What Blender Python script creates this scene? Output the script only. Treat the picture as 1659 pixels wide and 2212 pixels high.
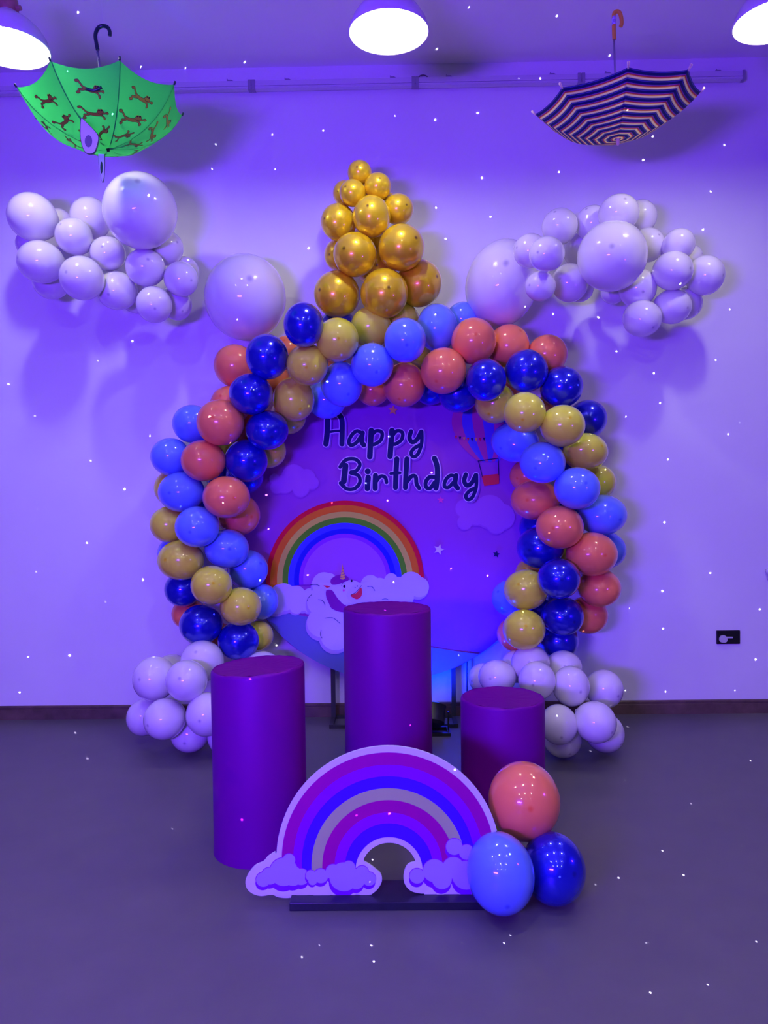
import bpy, math, random
from mathutils import Vector, Matrix
random.seed(7)
for o in list(bpy.data.objects): bpy.data.objects.remove(o)
scn = bpy.context.scene
COL = scn.collection
PI = math.pi
# ------------------------------------------------------------------ camera
F, W, H = 1661.0, 1659.0, 2212.0
CAM = Vector((0, 0, 1.4))
CR = (Matrix.Rotation(math.radians(.8), 3, 'Z') @ Matrix.Rotation(math.radians(90 - 1.76), 3, 'X')
      @ Matrix.Rotation(math.radians(-.74), 3, 'Z'))
cd = bpy.data.cameras.new('camera'); cam = bpy.data.objects.new('camera', cd); COL.objects.link(cam)
cd.sensor_fit = 'HORIZONTAL'; cd.sensor_width = 36; cd.lens = 36 * F / W; cd.clip_start = .05
cam.matrix_world = Matrix.Translation(CAM) @ CR.to_4x4()
scn.camera = cam
# ------------------------------------------------------------------ world, exposure, stage lights
w = bpy.data.worlds.new('world'); scn.world = w; w.use_nodes = True
w.node_tree.nodes['Background'].inputs[0].default_value = (0, 0, 0, 1)
w.node_tree.nodes['Background'].inputs[1].default_value = 0
vs = scn.view_settings
vs.view_transform = 'Standard'; vs.look = 'None'; vs.gamma = 1; vs.exposure = .13; vs.use_curve_mapping = False
if hasattr(scn, 'cycles'): scn.cycles.max_bounces = 6
BULB = 225.0
VIOLET = 285.0
def area_light(name, loc, target, sx, sy, power, col):
    l = bpy.data.lights.new(name, 'AREA'); l.shape = 'RECTANGLE'; l.size = sx; l.size_y = sy
    l.energy = power; l.color = col
    o = bpy.data.objects.new(name, l); COL.objects.link(o); o.location = loc
    o.rotation_euler = (Vector(target) - Vector(loc)).to_track_quat('-Z', 'Y').to_euler()
    return o
# main violet stage light: its direction follows the tall plinth's shadow on the backdrop
area_light('violet_stage_bar_offscreen', (-1.45, -1.0, 1.50), (.15, 4.7, 1.9), 1.0, .25, VIOLET, (.140, .024, 1))
# second violet stage lamp beyond the frame's edge, mirrored as the small pink-violet dot on every arch balloon
area_light('violet_stage_lamp_offscreen', (2.6, 1.8, 1.3), (0, 4.4, 1.3), .2, .2, 12, (.17, .020, 1))
def blue_spot():
    l = bpy.data.lights.new('blue_par_beam', 'SPOT'); l.energy = 55; l.color = (.0, .012, 1)
    l.spot_size = math.radians(150); l.spot_blend = .6; l.shadow_soft_size = .03
    o = bpy.data.objects.new('blue_par_beam', l); COL.objects.link(o); o.location = (.20, 4.335, .20)
    o.rotation_euler = Vector((.10, .55, .75)).to_track_quat('-Z', 'Y').to_euler()
blue_spot()
def sparkle_projector():
    # party star projector: throws small bright dots over the wall, balloons and backdrop
    l = bpy.data.lights.new('star_projector_offscreen', 'SPOT'); l.energy = 30; l.color = (.85, .85, 1)
    l.spot_size = math.radians(75); l.spot_blend = .2; l.shadow_soft_size = 0
    l.use_nodes = True; nt = l.node_tree; em = nt.nodes['Emission']
    tc = nt.nodes.new('ShaderNodeTexCoord'); sp = nt.nodes.new('ShaderNodeSeparateXYZ'); nt.links.new(tc.outputs['Normal'], sp.inputs[0])
    dx = nt.nodes.new('ShaderNodeMath'); dx.operation = 'DIVIDE'; nt.links.new(sp.outputs['X'], dx.inputs[0]); nt.links.new(sp.outputs['Z'], dx.inputs[1])
    dy = nt.nodes.new('ShaderNodeMath'); dy.operation = 'DIVIDE'; nt.links.new(sp.outputs['Y'], dy.inputs[0]); nt.links.new(sp.outputs['Z'], dy.inputs[1])
    cb = nt.nodes.new('ShaderNodeCombineXYZ'); nt.links.new(dx.outputs[0], cb.inputs[0]); nt.links.new(dy.outputs[0], cb.inputs[1])
    vo = nt.nodes.new('ShaderNodeTexVoronoi'); vo.voronoi_dimensions = '2D'; vo.inputs['Scale'].default_value = 15; nt.links.new(cb.outputs[0], vo.inputs['Vector'])
    lt = nt.nodes.new('ShaderNodeMath'); lt.operation = 'LESS_THAN'; lt.inputs[1].default_value = .016; nt.links.new(vo.outputs['Distance'], lt.inputs[0])
    sc = nt.nodes.new('ShaderNodeSeparateColor'); nt.links.new(vo.outputs['Color'], sc.inputs[0])
    pw = nt.nodes.new('ShaderNodeMath'); pw.operation = 'POWER'; pw.inputs[1].default_value = 2.8; nt.links.new(sc.outputs[0], pw.inputs[0])
    m1 = nt.nodes.new('ShaderNodeMath'); m1.operation = 'MULTIPLY'; nt.links.new(lt.outputs[0], m1.inputs[0]); nt.links.new(pw.outputs[0], m1.inputs[1])
    m2 = nt.nodes.new('ShaderNodeMath'); m2.operation = 'MULTIPLY'; m2.inputs[1].default_value = 1500; nt.links.new(m1.outputs[0], m2.inputs[0])
    nt.links.new(m2.outputs[0], em.inputs['Strength'])
    o = bpy.data.objects.new('star_projector_offscreen', l); COL.objects.link(o); o.location = (1.2, -.4, 1.75)
    o.rotation_euler = (Vector((.5, 4.7, 1.7)) - Vector(o.location)).to_track_quat('-Z', 'Y').to_euler()
sparkle_projector()

# ------------------------------------------------------------------ helpers
def ray(px, py):
    return CR @ Vector(((px - W / 2) / F, -(py - H / 2) / F, -1.0))
def atY(px, py, Y):
    v = ray(px, py); return CAM + v * (Y / v.y)
def onfloor(px, py, z=0):
    v = ray(px, py); return CAM + v * ((z - CAM.z) / v.z)

class MB:
    def __init__(s): s.v = []; s.f = []; s.m = []; s.uv = None
    def face(s, idx, m=0): s.f.append(idx); s.m.append(m)
    def box(s, a, b, m=0):
        n = len(s.v); (x0, y0, z0), (x1, y1, z1) = a, b
        s.v += [(x0,y0,z0),(x1,y0,z0),(x1,y1,z0),(x0,y1,z0),(x0,y0,z1),(x1,y0,z1),(x1,y1,z1),(x0,y1,z1)]
        for q in ((0,3,2,1),(4,5,6,7),(0,1,5,4),(1,2,6,5),(2,3,7,6),(3,0,4,7)): s.face([n+i for i in q], m)
        return s
    def tube(s, pts, r, seg=10, m=0, closed=False):
        pts = [Vector(p) for p in pts]; N = len(pts)
        rr = r if isinstance(r, (list, tuple)) else [r] * N
        n0 = len(s.v); up = None
        for i, p in enumerate(pts):
            if closed: t = pts[(i+1) % N] - pts[i-1]
            else: t = pts[min(i+1, N-1)] - pts[max(i-1, 0)]
            t.normalize()
            if up is None:
                up = t.cross(Vector((0,0,1)))
                if up.length < .1: up = t.cross(Vector((1,0,0)))
            up = (up - t * up.dot(t)).normalized(); w_ = t.cross(up)
            for k in range(seg):
                a = 2*PI*k/seg
                s.v.append(tuple(p + (up*math.cos(a) + w_*math.sin(a)) * rr[i]))
        for i in range(N if closed else N-1):
            j = (i+1) % N
            for k in range(seg):
                k2 = (k+1) % seg
                s.face([n0+i*seg+k, n0+i*seg+k2, n0+j*seg+k2, n0+j*seg+k], m)
        if not closed:
            s.face([n0+k for k in range(seg)][::-1], m); s.face([n0+(N-1)*seg+k for k in range(seg)], m)
        return s
    def lathe(s, prof, org=(0,0,0), seg=40, m=0, axis='Z'):
        org = Vector(org); n0 = len(s.v); N = len(prof)
        for r, z in prof:
            for k in range(seg):
                a = 2*PI*k/seg
                p = Vector((r*math.cos(a), r*math.sin(a), z))
                if axis == 'Y': p = Vector((p.x, -p.z, p.y))
                s.v.append(tuple(org + p))
        for i in range(N-1):
            for k in range(seg):
                k2 = (k+1) % seg
                s.face([n0+i*seg+k, n0+i*seg+k2, n0+(i+1)*seg+k2, n0+(i+1)*seg+k], m)
        if prof[0][0] > 1e-6: s.face([n0+k for k in range(seg)][::-1], m)
        if prof[-1][0] > 1e-6: s.face([n0+(N-1)*seg+k for k in range(seg)], m)
        return s
    def ngon(s, pts, m=0):
        n = len(s.v); s.v += [tuple(p) for p in pts]; s.face(list(range(n, n+len(pts))), m); return s
    def slab(s, pts, d, m=0):          # polygon given facing -Y, extruded by vector d
        d = Vector(d); n = len(s.v); N = len(pts)
        s.v += [tuple(p) for p in pts] + [tuple(Vector(p)+d) for p in pts]
        s.face(list(range(n, n+N)), m); s.face(list(range(n+2*N-1, n+N-1, -1)), m)
        for i in range(N):
            j = (i+1) % N
            s.face([n+i, n+N+i, n+N+j, n+j], m)
        return s
    def build(s, name, mats, root=None, parent=None, smooth=False, bevel=0):
        me = bpy.data.meshes.new(name)
        off = Vector(root.location) if root else Vector((0,0,0))
        me.from_pydata([tuple(Vector(p)-off) for p in s.v], [], s.f)
        if not isinstance(mats, (list, tuple)): mats = [mats]
        for mt in mats: me.materials.append(mt)
        me.polygons.foreach_set('material_index', s.m)
        if smooth: me.polygons.foreach_set('use_smooth', [True]*len(s.f))
        if s.uv:
            l = me.uv_layers.new(name='UVMap')
            for i, lp in enumerate(me.loops): l.data[i].uv = s.uv[lp.vertex_index]
        me.update()
        if smooth == 'auto': me.set_sharp_from_angle(angle=math.radians(35))
        o = bpy.data.objects.new(name, me); COL.objects.link(o)
        if parent or root: o.parent = parent or root
        if bevel:
            b = o.modifiers.new('bevel', 'BEVEL'); b.width = bevel; b.segments = 2; b.limit_method = 'ANGLE'
        return o
def thing(name, label, cat, loc, group=None):
    o = bpy.data.objects.new(name, None); COL.objects.link(o); o.location = loc
    o.empty_display_size = .05
    return tag(o, label, cat, group)
def tag(o, label, cat, group=None):
    o['label'] = label; o['category'] = cat
    if group: o['group'] = group
    return o
def struct(o): o['kind'] = 'structure'; return o

def mat(name, col, rough=.5, metal=0, spec=.5, coat=0, sheen=0, noise=0, nscale=30, bump=0, bscale=200, trans=0, emit=None, sss=0):
    m = bpy.data.materials.new(name); m.use_nodes = True
    nt = m.node_tree; b = nt.nodes['Principled BSDF']
    b.inputs['Base Color'].default_value = (*col, 1); b.inputs['Roughness'].default_value = rough
    b.inputs['Metallic'].default_value = metal; b.inputs['Specular IOR Level'].default_value = spec
    b.inputs['Coat Weight'].default_value = coat; b.inputs['Coat Roughness'].default_value = .05
    if sheen: b.inputs['Sheen Weight'].default_value = sheen
    if sss:
        b.inputs['Subsurface Weight'].default_value = sss; b.inputs['Subsurface Radius'].default_value = (.05, .05, .05)
        b.inputs['Subsurface Scale'].default_value = 1
    if emit:
        b.inputs['Emission Color'].default_value = (*emit[0], 1); b.inputs['Emission Strength'].default_value = emit[1]
    tc = nt.nodes.new('ShaderNodeTexCoord')
    if noise:
        n = nt.nodes.new('ShaderNodeTexNoise'); n.inputs['Scale'].default_value = nscale; n.inputs['Detail'].default_value = 5
        nt.links.new(tc.outputs['Object'], n.inputs['Vector'])
        mr = nt.nodes.new('ShaderNodeMapRange'); mr.inputs[3].default_value = 1-noise; mr.inputs[4].default_value = 1+noise
        mr.inputs[1].default_value = .25; mr.inputs[2].default_value = .75
        nt.links.new(n.outputs['Fac'], mr.inputs[0])
        mx = nt.nodes.new('ShaderNodeVectorMath'); mx.operation = 'SCALE'; mx.inputs[0].default_value = col
        nt.links.new(mr.outputs[0], mx.inputs['Scale']); nt.links.new(mx.outputs[0], b.inputs['Base Color'])
    if bump:
        n2 = nt.nodes.new('ShaderNodeTexNoise'); n2.inputs['Scale'].default_value = bscale; n2.inputs['Detail'].default_value = 3
        nt.links.new(tc.outputs['Object'], n2.inputs['Vector'])
        bp = nt.nodes.new('ShaderNodeBump'); bp.inputs['Strength'].default_value = bump; bp.inputs['Distance'].default_value = .002
        nt.links.new(n2.outputs['Fac'], bp.inputs['Height']); nt.links.new(bp.outputs[0], b.inputs['Normal'])
    if trans:
        out = nt.nodes['Material Output']; tr = nt.nodes.new('ShaderNodeBsdfTranslucent'); mxs = nt.nodes.new('ShaderNodeMixShader')
        mxs.inputs[0].default_value = trans; tr.inputs[0].default_value = (*col, 1)
        nt.links.new(b.outputs[0], mxs.inputs[1]); nt.links.new(tr.outputs[0], mxs.inputs[2]); nt.links.new(mxs.outputs[0], out.inputs[0])
    return m

def balloon_mat(name, col, tip, rough=.14, metal=0, spec=.35, sss=0):
    m = mat(name, col, max(rough, .25), metal, .2, coat=1.0, sss=sss); nt = m.node_tree; b = nt.nodes['Principled BSDF']
    tc = nt.nodes.new('ShaderNodeTexCoord'); sp = nt.nodes.new('ShaderNodeSeparateXYZ'); nt.links.new(tc.outputs['Object'], sp.inputs[0])
    mr = nt.nodes.new('ShaderNodeMapRange'); mr.interpolation_type = 'SMOOTHSTEP'
    mr.inputs[1].default_value = .9925; mr.inputs[2].default_value = .9992
    nt.links.new(sp.outputs['Z'], mr.inputs[0])
    mx = nt.nodes.new('ShaderNodeMix'); mx.data_type = 'RGBA'
    nt.links.new(mr.outputs[0], mx.inputs['Factor']); mx.inputs[6].default_value = (*col, 1); mx.inputs[7].default_value = (*tip, 1)
    nt.links.new(mx.outputs[2], b.inputs['Base Color'])
    return m

M = {}
M['wall'] = mat('wall_paint', (.80, .80, .80), .55, spec=.25, noise=.015, nscale=3, bump=.05, bscale=60)
M['hall'] = mat('hall_wall_paint', (.16, .15, .17), .7, spec=.1, noise=.02, nscale=3)
M['ceiling'] = mat('ceiling_paint', (.82, .82, .80), .8, spec=.1, noise=.01, nscale=4)
M['floor'] = mat('vinyl_floor', (.115, .104, .120), .42, spec=.3, noise=.06, nscale=6, bump=.06, bscale=300)
M['base'] = mat('dark_wood', (.10, .055, .05), .45, noise=.4, nscale=14)
M['track'] = mat('painted_track', (.62, .60, .64), .4)
M['cable'] = mat('dark_cable_plastic', (.10, .09, .12), .5)
M['joint'] = mat('joint_plastic', (.30, .28, .33), .4)
M['black'] = mat('black_plastic', (.012, .012, .014), .35)
M['plate'] = mat('socket_plate', (.006, .006, .008), .3)
M['greyplug'] = mat('grey_plastic', (.55, .55, .58), .4)
M['enamel'] = mat('white_enamel', (.75, .75, .76), .25)
M['copper'] = mat('brown_socket', (.40, .20, .12), .4, noise=.2)
M['cord'] = mat('lamp_cord', (.5, .5, .5), .6)
M['bulb'] = mat('glowing_bulb', (1, 1, 1), .4, emit=((1, .95, .72), BULB))
M['magenta'] = mat('magenta_stretch_fabric', (.17, .001, .25), .55, metal=.2, spec=.12, sheen=.0, bump=.08, bscale=700)
M['board_white'] = mat('board_white_print', (.70, .70, .74), .5, spec=.2)
M['board_edge'] = mat('board_edge', (.55, .55, .6), .6)
M['plank'] = mat('black_plank', (.012, .012, .03), .35, noise=.2)
M['metal_black'] = mat('black_powder_coat', (.03, .03, .035), .4)
M['line'] = mat('clear_nylon_line', (.8, .8, .85), .3)
M['lens'] = mat('blue_lens', (.02, .05, .5), .1, emit=((0, .08, 1), 3))

# ------------------------------------------------------------------ room shell
WY, CZ = 4.695, 3.94
XL, XR, YB = -4.3, 4.3, -4.6
def shell(name, a, b, m, label=None): return struct(MB().box(a, b).build(name, m))
shell('floor', (XL-.1, YB-.1, -.1), (XR+.1, WY+.1, 0), M['floor'])
shell('ceiling', (XL-.1, YB-.1, CZ), (XR+.1, WY+.1, CZ+.1), M['ceiling'])
shell('wall_back', (XL-.1, WY, 0), (XR+.1, WY+.1, CZ), M['wall'])
shell('wall_left', (XL-.1, YB, 0), (XL, WY, CZ), M['hall'])
shell('wall_right', (XR, YB, 0), (XR+.1, WY, CZ), M['hall'])
shell('wall_rear', (XL-.1, YB-.1, 0), (XR+.1, YB, CZ), M['hall'])
def baseboard():
    b = MB()
    prof = [(0, 0), (-.016, 0), (-.016, .060), (-.013, .063), (-.013, .067), (-.017, .069), (-.017, .078), (-.012, .083), (0, .083)]
    n = len(prof)
    for x in (XL, XR):
        for y, z in prof: b.v.append((x, WY + y, z))
    for i in range(n-1): b.face([i, i+1, n+i+1, n+i])
    b.face(list(range(n))[::-1]); b.face(list(range(n, 2*n)))
    struct(b.build('baseboard_back', M['base']))
baseboard()
def hatch():
    a = atY(180, 4, 3.0); v = ray(180, 3); p = CAM + v * ((CZ-.004-1.4)/v.z); v2 = ray(410, 5); q = CAM + v2*((CZ-.004-1.4)/v2.z)
    b = MB(); x0, x1, y1 = p.x, q.x, p.y; y0 = y1 - .45; z0, z1, t = CZ-.006, CZ-.0005, .012
    b.box((x0, y1-t, z0), (x1, y1, z1)); b.box((x0, y0, z0), (x1, y0+t, z1)); b.box((x0, y0+t, z0), (x0+t, y1-t, z1)); b.box((x1-t, y0+t, z0), (x1, y1-t, z1))
    struct(b.build('trim_1', M['ceiling']))
hatch()

# ------------------------------------------------------------------ curtain track high on the wall
def curtain_track():
    z0, z1 = 3.785, 3.833; y0, y1 = 4.637, 4.672
    x1 = atY(1604, 165, y0).x; x0 = -3.6
    t = thing('curtain_track', 'long pale ceiling curtain track fixed along the wall under the ceiling', 'curtain track', (0, WY, z0))
    joints = [atY(p, 178, y0).x for p in (190, 543, 897, 1256)]
    xs = [x0] + joints + [x1]
    for a, b in zip(xs[:-1], xs[1:]):
        m = MB(); m.box((a, y0, z0+.018), (b, y1, z1)); m.box((a, y0-.003, z0+.004), (b, y1, z0+.013)); m.box((a, y0+.006, z0+.013), (b, y1, z0+.018))
        m.box((a, y0+.001, z0), (b, y1, z0+.004))
        m.build('track_segment', M['track'], t)
    for x in joints:
        m = MB(); m.box((x-.021, y0-.006, z0-.004), (x-.002, y1, z1+.004)); m.box((x+.002, y0-.006, z0-.004), (x+.021, y1, z1+.004)); m.box((x-.002, y0-.003, z0-.002), (x+.002, y1, z1+.002))
        m.build('track_joint', M['joint'], t)
    MB().box((x1, y0-.004, z0-.003), (x1+.016, y1, z1+.003)).build('end_cap', M['joint'], t)
    for p in (495, 620, 848, 970, 1195, 1315, 1555):
        x = atY(p, 165, y0).x
        m = MB(); m.box((x-.016, y0+.008, z1), (x-.012, WY, z1+.018)); m.box((x-.012, y0+.012, z1+.005), (x+.010, y0+.024, z1+.014)); m.tube([(x+.010, y0+.018, z1+.009), (x+.02, y0+.018, z1+.009)], [.007, .001], 8)
        m.build('wall_clip', M['joint'], t)
    x = atY(914, 165, y0).x
    MB().tube([(x-.03*math.cos(a), y0+.02, z1+.022*math.sin(a)) for a in [PI*i/12 for i in range(13)]], .0035, 8).build('cable_loop', M['cable'], t, smooth=True)
curtain_track()

# ------------------------------------------------------------------ wall socket and fitting
def socket():
    a = atY(1548, 1362, 4.685); b = atY(1599, 1391, 4.685)
    t = thing('wall_socket', 'black rectangular wall socket plate with a pale grey plug', 'socket', ((a.x+b.x)/2, WY, b.z))
    MB().box((a.x, 4.684, b.z), (b.x, WY, a.z)).build('plate', M['plate'], t, bevel=.004)
    c = atY(1562, 1380, 4.68)
    n = 24; pts = []
    for i in range(n):
        an = 2*PI*i/n; r = .0235
        pts.append((c.x + r*math.cos(an)*(1-.15*math.sin(an)), 4.672, c.z + r*max(-.92, min(.92, math.sin(an)))))
    MB().slab(pts[::-1], (0, .012, 0)).build('plug', M['greyplug'], t)
    d = atY(1581, 1377, 4.68)
    MB().box((c.x+.02, 4.674, d.z-.004), (d.x+.004, 4.684, d.z+.004)).build('plug_bar', M['greyplug'], t)
    c = atY(1662, 1234, 4.66)
    t = thing('wall_hook', 'small white round hook on the wall above the black socket', 'hook', (c.x, WY, c.z))
    pr = [(.0001, .05), (.012, .048), (.019, .040), (.02, .030), (.012, .026), (.010, 0)]
    MB().lathe(pr, (c.x, WY, c.z), 20, axis='Y').build('knob', M['enamel'], t, smooth=True)
    MB().tube([(c.x, WY-.012, c.z-.02), (c.x+.004, WY-.02, c.z-.04), (c.x+.006, WY-.012, c.z-.055)], .005, 8).build('hook_arm', M['greyplug'], t, smooth=True)
socket()

# ------------------------------------------------------------------ pendant lamps
LAMPS = []
def pendant(x, y, z, label, group, off=''):
    t = thing('pendant_lamp' + off, label, 'lamp', (x, y, z), group)
    R = .176
    outer = [(R, 0), (R+.003, .004), (R-.002, .02), (.163, .05), (.14, .085), (.105, .118), (.068, .142), (.046, .156), (.04, .165)]
    inner = [(.036, .16), (.044, .150), (.066, .136), (.103, .112), (.137, .080), (.159, .047), (R-.006, .018), (R-.003, .001), (R, 0)]
    MB().lathe(inner + outer[1:], (x, y, z), 48).build('lamp_shade', M['enamel'], t, smooth=True)
    s = MB().lathe([(.036, .150), (.044, .160), (.046, .166), (.046, .2), (.044, .216), (.034, .236), (.018, .248), (.012, .262)], (x, y, z), 28)
    so = s.build('lamp_socket', M['copper'], t, smooth='auto')
    MB().tube([(x+.046, y-.01, z+.172), (x+.066, y-.014, z+.172)], .011, 10).build('socket_screw', M['copper'], t, parent=so)
    MB().tube([(x, y, z+.26), (x, y, CZ-.028)], .0045, 8).build('cord', M['cord'], t)
    MB().lathe([(.045, CZ-z-.03), (.05, CZ-z-.026), (.05, CZ-z-.0005)], (x, y, z), 24).build('ceiling_rose', M['enamel'], t, smooth='auto')
    prof = [(.0001, -.045)] + [(.046*math.sin(a), -.046*math.cos(a)) for a in [PI*i/14 for i in range(1, 12)]] + [(.022, .06), (.02, .09)]
    MB().lathe(prof, (x, y, z+.056), 24).build('bulb' + off, M['bulb'], t, smooth=True)
LZ = 3.41
pendant(-1.72, 3.52, LZ, 'glowing white dome pendant lamp with brown socket beside the green umbrella', 'pendant lamps')
pendant(0, 3.46, LZ, 'glowing white dome pendant lamp hanging above the gold balloon horn', 'pendant lamps')
pendant(1.69, 3.44, LZ, 'glowing white dome pendant lamp beside the striped umbrella', 'pendant lamps')
# further rows of the same hall lamps behind the camera: the balloons mirror them as rows of white dots
for y, row in ((1.35, 'second'), (-.75, 'third'), (-2.85, 'fourth')):
    for x, line in ((-1.7, 'green umbrella'), (0, 'gold horn'), (1.7, 'striped umbrella')):
        pendant(x, y, LZ, 'white dome pendant lamp, ' + row + ' from the backdrop wall, in line with the ' + line, 'pendant lamps back in the hall', '_offscreen')

# ------------------------------------------------------------------ flat print helpers
def arc(cx, cy, r, a0, a1, n): return [(cx + r*math.cos(a0+(a1-a0)*i/n), cy - r*math.sin(a0+(a1-a0)*i/n)) for i in range(n+1)]
def circ(cx, cy, rx, ry=None, n=28):
    ry = ry or rx
    return [(cx + rx*math.cos(2*PI*i/n), cy + ry*math.sin(2*PI*i/n)) for i in range(n)]
def smooth_path(p, n=6, closed=False):
    out = []; N = len(p)
    rng = range(N if closed else N-1)
    for i in rng:
        g = (lambda k: p[k % N]) if closed else (lambda k: p[max(0, min(N-1, k))])
        a, b, c, d = g(i-1), g(i), g(i+1), g(i+2)
        for j in range(n):
            t = j/n
            out.append(tuple(.5*((2*b[q]) + (-a[q]+c[q])*t + (2*a[q]-5*b[q]+4*c[q]-d[q])*t*t + (-a[q]+3*b[q]-3*c[q]+d[q])*t**3) for q in (0, 1)))
    if not closed: out.append(p[-1])
    return out
def flat_face(mb, poly, mp, m=0):
    # orient so that the face looks back at the viewer (-Y)
    A = sum(poly[i][0]*poly[(i+1) % len(poly)][1] - poly[(i+1) % len(poly)][0]*poly[i][1] for i in range(len(poly)))
    if A > 0: poly = poly[::-1]
    e = Vector((0, -6e-6*len(mb.f), 0))      # every printed piece a hair above the one before
    mb.ngon([mp(x, y)+e for x, y in poly], m)
def stroke(mb, pts, wd, mp, m=0, n=5):
    P = smooth_path(pts, n) if len(pts) > 2 else pts
    N = len(P); ws = wd if isinstance(wd, (list, tuple)) else [wd, wd]
    wi = lambda i: (ws[0] + (ws[-1]-ws[0])*i/(N-1))/2 if len(ws) == 2 else ws[min(len(ws)-1, int(round(i*(len(ws)-1)/(N-1))))]/2
    L = []; R_ = []
    for i in range(N):
        a = P[max(0, i-1)]; b = P[min(N-1, i+1)]
        dx, dy = b[0]-a[0], b[1]-a[1]; l = math.hypot(dx, dy) or 1
        nx, ny = -dy/l, dx/l
        L.append((P[i][0]+nx*wi(i), P[i][1]+ny*wi(i))); R_.append((P[i][0]-nx*wi(i), P[i][1]-ny*wi(i)))
    for i in range(N-1): flat_face(mb, [L[i], L[i+1], R_[i+1], R_[i]], mp, m)
    flat_face(mb, circ(P[0][0], P[0][1], wi(0), n=14), mp, m); flat_face(mb, circ(P[-1][0], P[-1][1], wi(N-1), n=14), mp, m)

# ------------------------------------------------------------------ round birthday backdrop
def pm(name, col, rough=.65): return mat(name, col, rough, spec=.15)
C_LILAC = mat('lilac_backdrop_fabric', (.36, .065, .50), .7, spec=.1, bump=.25, bscale=9)
C_PALE = pm('print_pale_lilac', (.42, .105, .58)); C_CLOUD = pm('print_cloud', (.62, .52, .80)); C_CLOUDSH = pm('print_cloud_shade', (.46, .32, .72))
C_SKY = mat('print_sky_blue', (.13, .15, .50), .6, spec=.2, bump=.3, bscale=12)
RB = [('red', (.75, .006, .03)), ('orange', (.85, .22, .008)), ('yellow', (.70, .66, .07)), ('green', (.10, .42, .01)), ('blue', (.05, .05, .9)), ('deep_blue', (.008, .01, .55)), ('violet', (.30, .03, .60))]
RBM = [pm('print_'+n, c) for n, c in RB]
C_NAVY = pm('print_navy', (.008, .012, .10)); C_OUT = pm('print_outline', (.80, .62, .92)); C_SHADOW = pm('print_letter_shade', (.26, .07, .50))
C_RED = pm('print_mouth_red', (.75, .03, .06)); C_MANE = pm('print_mane', (.25, .012, .28)); C_HORN = pm('print_horn', (.85, .50, .12)); C_UNI = pm('print_unicorn_white', (.66, .56, .80))
C_PINK = pm('print_pink', (.85, .06, .40)); C_CREAM = pm('print_cream', (.80, .72, .55)); C_BRED = pm('print_balloon_red', (.55, .06, .30)); C_BBLU = pm('print_balloon_blue', (.10, .08, .60))
C_BLK = pm('print_black', (.01, .008, .03))
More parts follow.
